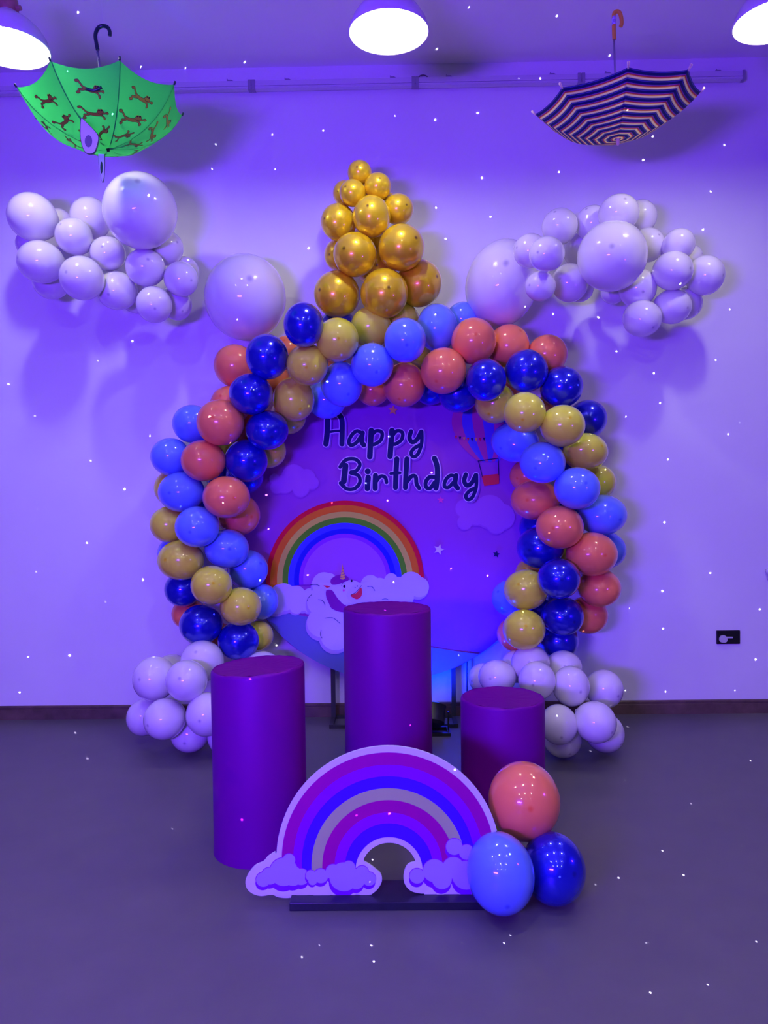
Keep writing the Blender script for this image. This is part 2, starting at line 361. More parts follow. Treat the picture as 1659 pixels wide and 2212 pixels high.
def backdrop():
    cx, cz, R = -.023, 1.188, .945; Yf = 4.585
    t = thing('birthday_backdrop', 'round lilac fabric backdrop printed Happy Birthday with rainbow and unicorn, on stand', 'backdrop', (cx, 4.6, 0))
    # fabric: a shallow drum cover, with folds towards the rim
    b = MB(); NA, NR = 96, 14
    def surf(r, a):
        e = max(0, r/R-.8)/.2
        y = Yf + .006*e*e*math.sin(a*9+1) + .004*e*math.sin(a*23) + .006*e**3
        return (cx + r*math.cos(a), y, cz + r*math.sin(a))
    b.v.append((cx, Yf, cz))
    for i in range(1, NR+1):
        for k in range(NA): b.v.append(surf(R*i/NR, 2*PI*k/NA))
    for k in range(NA): b.v.append((cx + R*math.cos(2*PI*k/NA), Yf+.045, cz + R*math.sin(2*PI*k/NA)))
    for k in range(NA): b.face([0, 1+(k+1) % NA, 1+k])
    for i in range(NR):
        for k in range(NA):
            k2 = (k+1) % NA; o = 1+i*NA
            b.face([o+k, o+k2, o+NA+k2, o+NA+k])
    fab = b.build('fabric_cover', C_LILAC, t, smooth=True)
    MB().tube([(cx+(R-.014)*math.cos(2*PI*k/72), Yf+.05, cz+(R-.014)*math.sin(2*PI*k/72)) for k in range(72)], .0125, 8, closed=True).build('ring_frame', M['metal_black'], t, smooth=True)
    # legs and foot frame
    xl, xr = atY(720, 1500, 4.62).x, atY(980, 1500, 4.62).x
    for x in (xl, xr): MB().box((x-.013, 4.607, .02), (x+.013, 4.633, .36)).build('leg', M['metal_black'], t)
    yf = onfloor(729, 1574).y
    for x in (xl, xr): MB().box((x-.012, yf, 0), (x+.012, 4.66, .022)).build('foot_bar', M['metal_black'], t)
    for y in (yf, 4.64): MB().box((xl+.012, y, 0), (xr-.012, y+.02, .02)).build('cross_bar', M['metal_black'], t)
    xt = atY(1010, 1465, 4.60).x
    MB().tube([(xt, 4.64, .02), (xt, 4.64, .42)], .005, 8).build('support_rod', M['metal_black'], t)
    lay = [0]
    def mp(k):
        y = Yf - .0012 - .0007*k
        return lambda px, py: atY(px, py, y)
    # lower blue area (segment of the disc)
    m = MB(); Rr = R*.995; pts = []
    zl, zr = atY(600, 1326, Yf).z, atY(1050, 1412, Yf).z
    a0, a1 = PI - math.asin((zl-cz)/Rr), 2*PI + math.asin((zr-cz)/Rr)
    for i in range(49):
        a = a0 + (a1-a0)*i/48
        pts.append((cx + Rr*math.cos(a), Yf-.008, cz + Rr*math.sin(a)))
    (xa, _, za), (xb, _, zb) = pts[-1], pts[0]
    for i in range(1, 24):            # gently falling hill line between print and sky
        q = i/24; pts.append((xa+(xb-xa)*q, Yf-.008, za+(zb-za)*(q*q*(3-2*q)) + .012*math.sin(q*9)))
    m.ngon(pts[::-1]); o = m.build('blue_sky_print', C_SKY, t, parent=fab)
    if o.data.polygons[0].normal.y > 0: o.data.flip_normals()
    def mpz(k): return (lambda px, py: atY(px, py, Yf - .009 - .0007*k))
    # rainbow
    Z = 4.1475
    rad = [170.7, 161, 146.8, 134.8, 122.5, 110, 99, 90]; rc = (745, 1252)
    for i in range(7):
        m = MB(); A = arc(rc[0], rc[1], rad[i], -.12, PI+.12, 48); B = arc(rc[0], rc[1], rad[i+1], -.12, PI+.12, 48)
        f = mpz(1)
        for j in range(48): flat_face(m, [A[j], A[j+1], B[j+1], B[j]], f)
        m.build('rainbow_band', RBM[i], t, parent=fab)
    m = MB(); flat_face(m, arc(rc[0], rc[1], 90, -.12, PI+.12, 48), mpz(1)); m.build('rainbow_inside', C_PALE, t, parent=fab)
    # clouds: list of blobs
    def cloud(blobs, k, main=C_CLOUD, sh=C_CLOUDSH, dx=-2, dy=7):
        m = MB()
        for (x, y, r) in blobs: flat_face(m, circ(x+dx, y+dy*r/32, r*1.03), mpz(k), 1)
        for (x, y, r) in blobs: flat_face(m, circ(x, y, r), mpz(k+.5), 0)
        m.build('cloud_print', [main, sh], t, parent=fab)
    cloud([(613,1290,30),(597,1300,26),(640,1285,20),(655,1298,22),(672,1292,22),(600,1275,12),(640,1312,14),(668,1312,12)], 3)
    cloud([(888,1262,27),(862,1272,26),(905,1268,22),(838,1275,24),(820,1268,20),(870,1290,24),(800,1262,20),(845,1252,14)], 3)
    cloud([(700,1262,26),(712,1252,14),(695,1300,32),(720,1290,26),(800,1290,34),(770,1300,30),(740,1330,45)], 5)
    cloud([(695,1345,32),(735,1350,30),(725,1372,33),(760,1365,30)], 7)
    faint, faintsh = C_PALE, pm('print_faint_shade', (.38, .085, .53))
    cloud([(593,1034,11),(635,1030,27),(662,1033,20),(675,1043,14),(598,1052,14),(650,1055,18),(615,1045,20)], 1, faint, faintsh, 0, 3)
    cloud([(1004,1098,20),(1058,1104,35),(1085,1115,27),(1004,1128,16),(1030,1110,24),(1072,1130,22)], 1, faint, faintsh, 0, 3)
    # stars
    for (x, y, r, mt, rot) in ((849, 886, 11, C_HORN, .1), (952, 1080, 8, C_PINK, 0), (948, 1187, 12, C_CREAM, .3), (1072, 1197, 8, C_NAVY, .2)):
        m = MB(); n0 = [(x + (r if i % 2 == 0 else r*.45)*math.sin(PI*i/5+rot), y - (r if i % 2 == 0 else r*.45)*math.cos(PI*i/5+rot)) for i in range(10)]
        flat_face(m, n0, mpz(2)); m.build('star_print', mt, t, parent=fab)
    # hot air balloon print
    m = MB(); ex, ey = 1046, 930
    def env(u, v):   # u -1..1 across, v 0..1 top to bottom
        hw = 68*math.sin(PI*(.12+.76*v)**.8) if v < .6 else 68*math.sin(PI*(.12+.76*.6)**.8)*(1-((v-.6)/.4)**1.6*.66)
        return (ex + u*hw + (v-.5)*18, 865 + v*132)
    cols = [0, 1, 0, 1, 0, 1]
    for i in range(6):
        for j in range(16):
            u0, u1, v0, v1 = -1+i/3, -1+(i+1)/3, j/16, (j+1)/16
            flat_face(m, [env(u0, v0), env(u1, v0), env(u1, v1), env(u0, v1)], mpz(1), cols[i])
    m.build('hot_air_balloon_print', [C_BRED, C_BBLU], t, parent=fab)
    m = MB(); flat_face(m, [(1040,1028),(1078,1023),(1078,1045),(1046,1050)], mpz(2), 0); stroke(m, [(1033,995),(1042,1030)], 1.6, mpz(2), 1); stroke(m, [(1076,990),(1077,1026)], 1.6, mpz(2), 1); stroke(m, [(1033,996),(1076,990)], 2.2, mpz(2), 1)
    m.build('basket_print', [C_RED, C_NAVY], t, parent=fab)
    m = MB()
    for i in range(8):
        x, y = 985+i*8.7, 944+3*math.sin(i/7*PI)+i*.6
        flat_face(m, [(x-3, y-3), (x+3, y-3), (x, y+5)], mpz(3), i % 3)
    m.build('bunting_print', [C_RED, C_NAVY, C_HORN], t, parent=fab)
    # lettering (zoom-space strokes traced from the print)
    s = 1/2.86
    def T(p): return [(560+x*s, 860+y*s) for x, y in p]
    letters = [
        [([(422,135),(420,210),(412,283)],30), ([(492,102),(508,125),(513,165),(511,283)],28), ([(422,212),(465,204),(512,202)],14)],
        [([(638,222),(605,203),(572,228),(553,270),(568,291),(600,275),(628,235)],20), ([(638,215),(632,265),(646,290)],26)],
        [([(692,200),(688,270),(683,362)],30), ([(690,235),(722,203),(758,213),(752,258),(715,284),(692,286)],20)],
        [([(820,200),(815,270),(808,360)],30), ([(818,240),(850,203),(884,213),(880,255),(845,282),(822,284)],20)],
        [([(938,206),(928,245),(945,272),(975,255),(1000,208)],24), ([(1004,206),(1003,280),(980,345),(952,362),(938,340),(955,312),(992,290)],20)],
        [([(500,425),(535,382),(590,377),(622,408),(600,448),(562,460),(612,478),(622,520),(590,558),(540,560),(502,525)],20), ([(533,418),(528,465),(522,515)],32)],
        [([(670,452),(671,453)],32), ([(673,490),(670,525),(668,558)],30)],
        [([(718,478),(716,520),(716,558)],28), ([(716,525),(748,484),(778,490),(786,520)],20)],
        [([(850,376),(845,460),(842,552)],28), ([(812,466),(845,462),(870,462)],16)],
        [([(912,376),(907,460),(903,552)],28), ([(905,528),(940,484),(966,486),(972,530),(988,556)],22)],
        [([(1090,490),(1055,487),(1030,515),(1030,548),(1056,556),(1084,520)],22), ([(1082,372),(1098,420),(1100,490),(1092,556)],28)],
        [([(1216,486),(1182,478),(1152,505),(1144,543),(1168,552),(1200,520)],20), ([(1216,478),(1210,530),(1226,556)],26)],
        [([(1276,472),(1266,512),(1284,540),(1314,522),(1338,476)],24), ([(1342,474),(1340,550),(1318,610),(1290,626),(1276,606),(1296,576),(1332,556)],20)],
    ]
    for L in letters:
        m = MB()
        for p, wd in L:
            q = T(p); stroke(m, [(x+3.2, y+3.4) for x, y in q], wd*s*1.15+3.2, mpz(4), 2)
            stroke(m, q, wd*s*1.15+3.6, mpz(5), 1); stroke(m, q, wd*s*1.15, mpz(6), 0)
        m.build('letter', [C_NAVY, C_OUT, C_SHADOW], t, parent=fab)
    # unicorn head (zoom-space of 560,1060 at 4.1475)
    def U(p): return [(560+x/Z, 1060+y/Z) for x, y in p]
    def up(nm, polys, mats, k):
        m = MB()
        for p, i in polys: flat_face(m, smooth_path(U(p), 5, True) if len(p) > 4 else U(p), mpz(k+.3*i), i)
        m.build(nm, mats, t, parent=fab)
    up('unicorn_mane', [([(640,850),(600,895),(600,950),(625,1010),(650,1055),(720,1085),(770,1080),(770,1000),(700,900)], 0)], [C_MANE], 9)
    up('unicorn_head', [([(530,835),(600,832),(680,830),(740,815),(820,800),(890,820),(940,850),(945,920),(920,980),(860,995),(800,1010),(760,1020),(700,960),(650,890),(580,885)], 0), ([(780,930),(830,860),(905,835),(945,870),(935,950),(880,1000),(820,995)], 1)], [C_UNI, C_CLOUD], 10)
    up('unicorn_ear', [([(540,838),(600,838),(640,860),(610,885),(570,875)], 0), ([(572,848),(610,850),(640,862),(605,872)], 1)], [C_UNI, C_RED], 12)
    up('unicorn_fringe', [([(640,800),(680,765),(740,750),(790,770),(800,800),(760,820),(700,840),(650,840)], 0)], [C_MANE], 12)
    up('unicorn_horn', [([(745,655),(770,785),(750,797),(725,790)], 0)], [C_HORN], 13)
    m = MB()
    for i in range(4):
        y = 700+i*24; hw = 6+i*4.5
        stroke(m, U([(747-hw, y+8), (747+hw, y-4)]), 1.1, mpz(14))
    m.build('horn_spiral', C_MANE, t, parent=fab)
    up('unicorn_mouth', [([(820,938),(870,915),(910,868),(922,900),(915,945),(880,972),(845,962)], 0)], [C_RED], 13)
    m = MB()
    for (x, y, rx, ry) in ((762,857,11,13),(828,808,9,11)): flat_face(m, [(560+a/Z, 1060+b_/Z) for a, b_ in circ(x, y, rx, ry)], mpz(13))
    for (x, y) in ((858,869),(880,855)): flat_face(m, [(560+a/Z, 1060+b_/Z) for a, b_ in circ(x, y, 5)], mpz(13))
    stroke(m, U([(738,850),(745,830),(765,828)]), 1, mpz(13)); stroke(m, U([(820,935),(870,905),(915,850)]), 1, mpz(13.5))
    m.build('unicorn_eyes', C_BLK, t, parent=fab)
    m = MB(); flat_face(m, [(560+a/Z, 1060+b_/Z) for a, b_ in circ(757, 893, 9, 11)], mpz(13)); m.build('unicorn_cheek', C_PINK, t, parent=fab)
    m = MB()
    for p in ([(530,975),(570,985),(590,1025)], [(970,860),(1010,860),(1035,895)], [(590,1142),(660,1140),(725,1190)], [(555,1250),(548,1290),(562,1320)], [(430,990),(440,960),(470,930)], [(1100,975),(1130,968),(1160,978)], [(460,845),(500,840),(540,850)]):
        stroke(m, U(p), 1.1, mpz(12.5))
    m.build('cloud_lines', C_NAVY, t, parent=fab)
backdrop()

# ------------------------------------------------------------------ plinths
def plinth(px, py, Y, rpx, slope, label):
    c = atY(px, py, Y); r = rpx/F*Y; h = c.z
    t = thing('cylinder_plinth', label, 'plinth', (c.x, Y, 0), 'magenta cylinder plinths')
    S = 72; b = MB()
    prof = [(r*1.012, 0), (r*1.012, .006), (r*1.004, .02), (r, .2), (r, h-.012), (r-.002, h-.005), (r-.006, h-.001), (r-.009, h)]
    b.lathe(prof, (c.x, Y, 0), S)
    b.v = [(x, y, z + (slope*(x-c.x) if z > h*.5 else 0) + (.0015*math.sin(9*math.atan2(y-Y, x-c.x)) if z > h-.004 else 0)) for x, y, z in b.v]
    b.f = b.f[:-1]; b.m = b.m[:-1]
    b.build('fabric_sleeve', M['magenta'], t, smooth='auto')
    b = MB(); rr = [0.0005, r*.4, r*.8, r-.012, r-.0085]; zz = [h-.004, h-.004, h-.003, h-.0015, h]
    b.lathe(list(zip(rr, zz)), (c.x, Y, 0), S)
    b.v = [(x, y, z + slope*(x-c.x) + .001*math.sin(5*x*40)*math.sin(y*170)) for x, y, z in b.v]
    b.f = b.f[:-2] if len(b.f[-1]) > 4 and len(b.f[-2]) > 4 else b.f[:-1]; b.m = b.m[:len(b.f)]
    o = b.build('top_cover', M['magenta'], t, smooth=True)
plinth(557, 1437, 2.97, 101, .055, 'medium height magenta fabric cylinder plinth with a slightly sloping top')
plinth(836, 1312, 3.42, 95, -.005, 'tallest magenta fabric cylinder plinth, before the round backdrop')
plinth(1085, 1505, 3.32, 90.5, 0, 'shortest magenta fabric cylinder plinth behind the coral balloon')

# ------------------------------------------------------------------ rainbow standee
def standee():
    Yp = 2.557
    c = onfloor(840, 1965)
    t = thing('rainbow_standee', 'cut out board printed with a pastel rainbow and clouds on a black plank', 'standee', (c.x, 2.57, 0))
    x0 = onfloor(622, 1982).x; x1 = atY(1062, 1960, 2.55).x
    MB().box((x0, 2.507, 0), (x1, 2.655, .028)).build('plank_base', M['plank'], t, bevel=.002)
    q = 1/2.812
    def Z(p): return [(510+x*q, 1590+y*q) for x, y in p]
    def mp(k): return lambda px, py: atY(px, py, Yp - .0006*k)
    left = [(235,705),(190,735),(165,765),(115,788),(75,835),(57,880),(65,925),(100,958),(150,972),(200,966),(225,966),(260,980),(310,984),(370,976),(430,966),(470,975),(520,997)]
    left = smooth_path(left, 3)
    mid = [(569,1000),(569,1008),(729,1004),(735,990)]
    inn = smooth_path([(735,990),(785,985),(825,960),(860,930),(885,885),(880,840),(850,812),(815,785),(775,762)], 3)
    hole = [(930+170*math.cos(a), 818-170*math.sin(a)) for a in [PI-.42-(PI-.76)*i/24 for i in range(25)]]
    rin = smooth_path([(1088,767),(1055,775),(1030,800),(1017,850),(1025,900),(1060,940),(1110,955),(1143,957)], 3)
    tab = [(1144,990),(1302,990)]
    right = smooth_path([(1305,972),(1370,978),(1430,970),(1500,962),(1560,940),(1615,900),(1630,860),(1615,815),(1590,780)], 3)
    out = [(925+680*math.cos(a), 740-680*math.sin(a)) for a in [-.05+(PI+.02)*i/60 for i in range(61)]]
    poly = Z(left + mid + inn[1:] + hole + rin + tab + right + out)
    A = sum(poly[i][0]*poly[(i+1) % len(poly)][1] - poly[(i+1) % len(poly)][0]*poly[i][1] for i in range(len(poly)))
    if A > 0: poly = poly[::-1]
    panel = MB().slab([mp(0)(*p) for p in poly], (0, .009, 0)).build('board', M['board_white'], t)
    circ_ = [(925,747,648),(925,752,578),(925,770,526),(925,783,467),(926,792,403),(926,792,328),(928,797,267),(929,817,204)]
    cols = [('pink', (.34, .003, .27)), ('lilac', (.25, .004, .58)), ('blue', (.06, .006, .95)), ('yellow', (.42, .50, .24)), ('rose', (.36, .003, .25)), ('orchid', (.28, .005, .56)), ('azure', (.07, .006, .95))]
    def path(cx, cy, r): return [(cx-r, cy+95)] + [(cx+r*math.cos(PI-PI*i/48), cy-r*math.sin(PI-PI*i/48)) for i in range(49)] + [(cx+r, cy+95)]
    for i in range(7):
        A_, B_ = Z(path(*circ_[i])), Z(path(*circ_[i+1])); m = MB()
        for j in range(len(A_)-1): flat_face(m, [A_[j], A_[j+1], B_[j+1], B_[j]], mp(1))
        m.build('rainbow_stripe', pm('stripe_'+cols[i][0], cols[i][1], .5), t, parent=panel)
    lite, shade, rim = pm('standee_cloud', (.40, .30, .76), .5), pm('standee_cloud_shade', (.20, .008, .62), .5), pm('standee_cloud_line', (.28, .015, .55), .5)
    def cloud(bl, k, ext):
        m = MB()
        # white card behind the cloud hides the ends of the stripes
        for x, y, r in ext: flat_face(m, Z(circ(x, y, r)), mp(k), 3)
        for x, y, r in bl: flat_face(m, Z(circ(x-4, y+34*min(1, r/70), r*1.0)), mp(k+.5), 1)
        for x, y, r in bl:
            flat_face(m, Z(circ(x-1, y-2, r+2.5)), mp(k+1), 2)
        for x, y, r in bl: flat_face(m, Z(circ(x, y, r)), mp(k+1.5), 0)
        m.build('cloud_print', [lite, shade, rim, M['board_white']], t, parent=panel)
    cloud([(290,825,86),(322,752,37),(205,850,52),(165,872,44),(395,855,50),(345,850,60)], 2, [(290,890,85),(200,890,75),(400,905,70),(120,880,55)])
    cloud([(655,855,88),(685,795,37),(515,850,44),(455,848,33),(765,830,42),(808,868,42),(590,825,46),(730,880,50),(465,880,26)], 4, [(655,900,95),(520,905,80),(780,880,90),(810,875,68)])
    cloud([(1100,850,46),(1205,818,70),(1320,800,66),(1325,672,50),(1400,705,46),(1400,845,88),(1490,850,80),(1250,870,60),(1470,760,60)], 2, [(1100,870,78),(1240,880,85),(1400,890,85),(1520,870,80)])
standee()

# ------------------------------------------------------------------ blue par light on the floor
def par():
    x, y = .20, 4.36
    t = thing('par_light', 'black stage par light on the floor aimed at the round backdrop', 'stage light', (x, y, 0))
    m = MB(); m.box((x-.11, y-.07, 0), (x+.10, y-.045, .018)); m.box((x-.11, y+.045, 0), (x+.10, y+.07, .018)); m.box((x-.11, y-.045, 0), (x-.092, y+.045, .018)); m.box((x+.082, y-.045, 0), (x+.10, y+.045, .018))
    m.build('foot_frame', M['black'], t)
    for s in (-1, 1): MB().box((x-.005+s*.096-.004, y-.012, .018), (x-.005+s*.096+.004, y+.012, .12)).build('yoke_arm', M['black'], t)
    d = Vector((.10, .5, .8)).normalized()
    p = Vector((x-.005, y, .10))
    MB().tube([p - d*.055, p - d*.04, p + d*.045, p + d*.055], [.06, .078, .08, .083], 28).build('can', M['black'], t, smooth='auto')
    MB().tube([p + d*.056, p + d*.060], .07, 28).build('lens', M['lens'], t, smooth='auto')
par()

# ------------------------------------------------------------------ umbrellas
def umbrella_frame(c, ax, ay, th, R, dep):
    a = Vector((ax, ay, 1)).normalized(); u = Vector((0, 1, 0)).cross(a).normalized(); v = a.cross(u); c = Vector(c)
    rho = (R*R+dep*dep)/(2*dep); al = math.asin(min(1, R/rho))
    def rib(ang, tt, off=0):
        q = rho + off
        return c - a*(dep + off - q*(1-math.cos(al*tt))) + (u*math.cos(ang) + v*math.sin(ang))*(q*math.sin(al*tt))
    def S(k, g, tt, off=0, sc=.07):
        t2 = tt*(1-sc*4*g*(1-g))
        A = rib(th+k*PI/4, t2, off); B = rib(th+(k+1)*PI/4, t2, off); Cc = rib(th+(k+g)*PI/4, t2, off)
        L = A.lerp(B, g); return L.lerp(Cc, .35*(1-tt*.6))
    return a, u, v, c, rho, al, rib, S
def gore(S, k, NG=10, NT=18, sc=.07):
    m = MB(); m.uv = []
    for i in range(NT+1):
        for j in range(NG+1):
            m.v.append(tuple(S(k, j/NG, i/NT, 0, sc))); m.uv.append((j/NG, i/NT))
    for i in range(NT):
        for j in range(NG):
            o = i*(NG+1)+j; m.face([o, o+1, o+NG+2, o+NG+1])
    return m
M['green'] = mat('green_umbrella_fabric', (.03, .45, .10), .6, spec=.2, trans=.5)
M['rib'] = mat('umbrella_rib_metal', (.18, .20, .24), .35, metal=.6)
M['green_handle'] = mat('dark_green_plastic', (.004, .05, .035), .3)
M['frog'] = mat('frog_print_ochre', (.52, .50, .03), .6, trans=.3)
M['frogline'] = mat('frog_print_line', (.02, .03, .004), .6)
M['eye_white'] = mat('eye_fabric_white', (.75, .74, .78), .6); M['eye_grey'] = mat('eye_pupil_grey', (.18, .15, .24), .6)
M['grey_metal'] = mat('umbrella_shaft_metal', (.45, .45, .5), .3, metal=.7)
def frog(S, k, g0, t0, rot, size, root, parent, flip=1):
    # frog drawn in a unit plane: u to the right, v up; mapped on the gore
    P0 = S(k, g0, t0); Pu = S(k, g0+.02, t0); Pv = S(k, g0, t0+.02)
    su = (Pu-P0).length/.02; sv = (Pv-P0).length/.02
    cr, sr = math.cos(rot), math.sin(rot)
    def mp(off):
        def f(x, y):
            x *= flip
            X = (x*cr-y*sr)*size; Y = (x*sr+y*cr)*size
            return S(k, max(.02, min(.98, g0+X/su)), max(.05, min(.99, t0-Y/sv)), off)
        return f
    m = MB()
    parts = [([(-.45,-.02),(-.1,.02),(.2,0),(.42,-.08)], [.20,.30]),
             ([(-.42,-.02),(-.62,-.10),(-.80,-.30),(-.92,-.42)], [.15,.09]), ([(-.92,-.42),(-1.05,-.34)], .16),
             ([(-.42,.02),(-.62,.15),(-.85,.22),(-.84,.42)], [.15,.09]), ([(-.84,.42),(-.98,.52)], .15),
             ([(.30,.06),(.55,.12),(.72,.30)], [.12,.08]), ([(.72,.30),(.76,.40)], .15),
             ([(.30,-.06),(.70,-.06),(.92,-.08)], [.12,.08]), ([(.92,-.1),(1.0,-.02)], .13)]
    for p, wd in parts:
        wb = [x+.06 for x in wd] if isinstance(wd, list) else wd+.06
        stroke(m, p, wb, mp(.0012), 1, 4)
    flat_face(m, circ(.42, -.16, .27, .24, 18), mp(.0012), 1)
    for p, wd in parts: stroke(m, p, wd, mp(.002), 0, 4)
    flat_face(m, circ(.42, -.16, .235, .205, 18), mp(.0022), 0)
    for x in (.32, .50): flat_face(m, circ(x, -.36, .11, .10, 12), mp(.0025), 0); flat_face(m, circ(x+.01, -.36, .075, .07, 10), mp(.0029), 1)
    stroke(m, [(.26,-.10),(.42,-.02),(.58,-.10)], .035, mp(.0028), 1, 4)
    m.build('frog_print', [M['frog'], M['frogline']], root, parent=parent)
def green_umbrella():
    cc = (-1.302, 3.539, 3.174); R, dep = .36, .212; th = 3.683
    a, u, v, c, rho, al, rib, S = umbrella_frame(cc, -.074, .002, th, R, dep)
    apex = c - a*dep
    t = thing('child_umbrella', 'open green child umbrella with frog print hanging upside down', 'umbrella', apex, 'umbrellas hanging from the ceiling')
    for k in range(8):
        g = gore(S, k).build('canopy_panel', M['green'], t, smooth=True)
        if k in (0, 1, 2, 3):
            spots = [(.5, .80, .35, 1), (.47, .55, .1 if k % 2 else -.15, 1), (.5, .31, 2.4, -1)]
        else: spots = [(.5, .74, .2, 1), (.5, .40, -.4, 1)]
        for (g0, t0, ro, fl) in spots:
            frog(S, k, g0, t0, ro + random.uniform(-.25, .25), random.uniform(.052, .058) if t0 > .4 else .042, t, g, fl)
        r = MB().tube([rib(th+k*PI/4, i/12, -.004) for i in range(1, 13)], .0022, 6).build('rib', M['rib'], t)
        e = rib(th+k*PI/4, 1.0, 0); e2 = rib(th+k*PI/4, 1.035, 0)
        MB().tube([e, e2], .0045, 8).build('rib_tip', M['green_handle'], t, parent=r, smooth=True)
        mid = rib(th+k*PI/4, .5, -.005)
        MB().tube([mid, c - a*(dep*.45)], .0018, 6).build('stretcher', M['rib'], t)
    MB().tube([apex - a*.012, apex + a*.02], [.006, .011], 12).build('ferrule', M['green_handle'], t, smooth=True)
    top = atY(211, 107, 3.539)
    MB().tube([apex, top], .005, 10).build('shaft', M['grey_metal'], t, smooth=True)
    MB().tube([c - a*(dep*.5), c - a*(dep*.40)], .010, 12).build('runner', M['green_handle'], t, smooth=True)
    hp = smooth_path([(211,108),(208,92),(206,76),(211,62),(221,56),(232,59),(237,68),(237,77)], 5)
    h = MB().tube([atY(x, y, 3.539) for x, y in hp], .0085, 12).build('handle', M['green_handle'], t, smooth=True)
    MB().tube([atY(209, 112, 3.53), atY(214, 128, 3.53)], .004, 8).build('wrist_strap', M['rib'], t, parent=h)
    tp = atY(221, 55, 3.539)
    MB().tube([tp, (tp.x, tp.y, CZ)], .0004, 5).build('hanging_line', M['line'], t)
    q = 1/3.95
    def eye(pts, Y, pup, pc):
        P = smooth_path([(x*q, y*q) for x, y in pts], 4, True)
        A = sum(P[i][0]*P[(i+1) % len(P)][1] - P[(i+1) % len(P)][0]*P[i][1] for i in range(len(P)))
        if A > 0: P = P[::-1]
        mx = sum(p[0] for p in P)/len(P); my = sum(p[1] for p in P)/len(P)
        G = [(mx+(x-mx)*1.07, my+(y-my)*1.05) for x, y in P]
        e = MB().slab([atY(x, y, Y) for x, y in G], (0, .008, 0)).build('frog_eye', M['green_handle'], t)
        MB().slab([atY(x, y, Y-.002) for x, y in P], (0, .002, 0)).build('eye_white', M['eye_white'], t, parent=e)
        m = MB(); flat_face(m, [(x*q, y*q) for x, y in circ(*pup)], lambda x, y: atY(x, y, Y-.003)); m.build('pupil', pc, t, parent=e)
    eye([(692,1020),(702,1012),(740,1050),(800,1110),(835,1162),(830,1220),(805,1290),(770,1308),(730,1296),(702,1240),(688,1160),(688,1080)], 3.33, (755,1205,32,52), M['eye_grey'])
    eye([(842,1300),(885,1290),(890,1400),(885,1500),(872,1548),(852,1470),(842,1400)], 3.60, (866,1430,11,52), M['green_handle'])
    # closing strap with a loop
    P = [S(1, .42+.28*i/6, .82 - .02*math.sin(i/6*PI), .004) for i in range(7)]
    MB().tube(P, .006, 8).build('closing_strap', M['green_handle'], t, smooth=True)
green_umbrella()
def stripe_mat():
    m = mat('striped_umbrella_fabric', (.5, .5, .5), .6, spec=.15); nt = m.node_tree; b = nt.nodes['Principled BSDF']
    uv = nt.nodes.new('ShaderNodeTexCoord'); sp = nt.nodes.new('ShaderNodeSeparateXYZ'); nt.links.new(uv.outputs['UV'], sp.inputs[0])
    mu = nt.nodes.new('ShaderNodeMath'); mu.operation = 'MULTIPLY'; mu.inputs[1].default_value = 10.35; nt.links.new(sp.outputs['Y'], mu.inputs[0])
    fr = nt.nodes.new('ShaderNodeMath'); fr.operation = 'FRACT'; nt.links.new(mu.outputs[0], fr.inputs[0])
    cr = nt.nodes.new('ShaderNodeValToRGB'); cr.color_ramp.interpolation = 'CONSTANT'; nt.links.new(fr.outputs[0], cr.inputs[0])
    st = [(0, (.006,.008,.10)), (.20, (.05,.03,.35)), (.30, (.006,.008,.10)), (.36, (.55,.50,.32)), (.44, (.92,.78,.38)), (.60, (.85,.42,.08)), (.68, (.42,.02,.06)), (.80, (.16,.04,.35)), (.90, (.006,.008,.10))]
    el = cr.color_ramp.elements
    el[0].position, el[0].color = st[0][0], (*st[0][1], 1); el[1].position, el[1].color = st[1][0], (*st[1][1], 1)
    for p, c in st[2:]:
        e = el.new(p); e.color = (*c, 1)
    nt.links.new(cr.outputs[0], b.inputs['Base Color'])
    tr = nt.nodes.new('ShaderNodeBsdfTranslucent'); nt.links.new(cr.outputs[0], tr.inputs[0]); mx = nt.nodes.new('ShaderNodeMixShader'); mx.inputs[0].default_value = .3
    nt.links.new(b.outputs[0], mx.inputs[1]); nt.links.new(tr.outputs[0], mx.inputs[2]); nt.links.new(mx.outputs[0], nt.nodes['Material Output'].inputs[0])
    return m
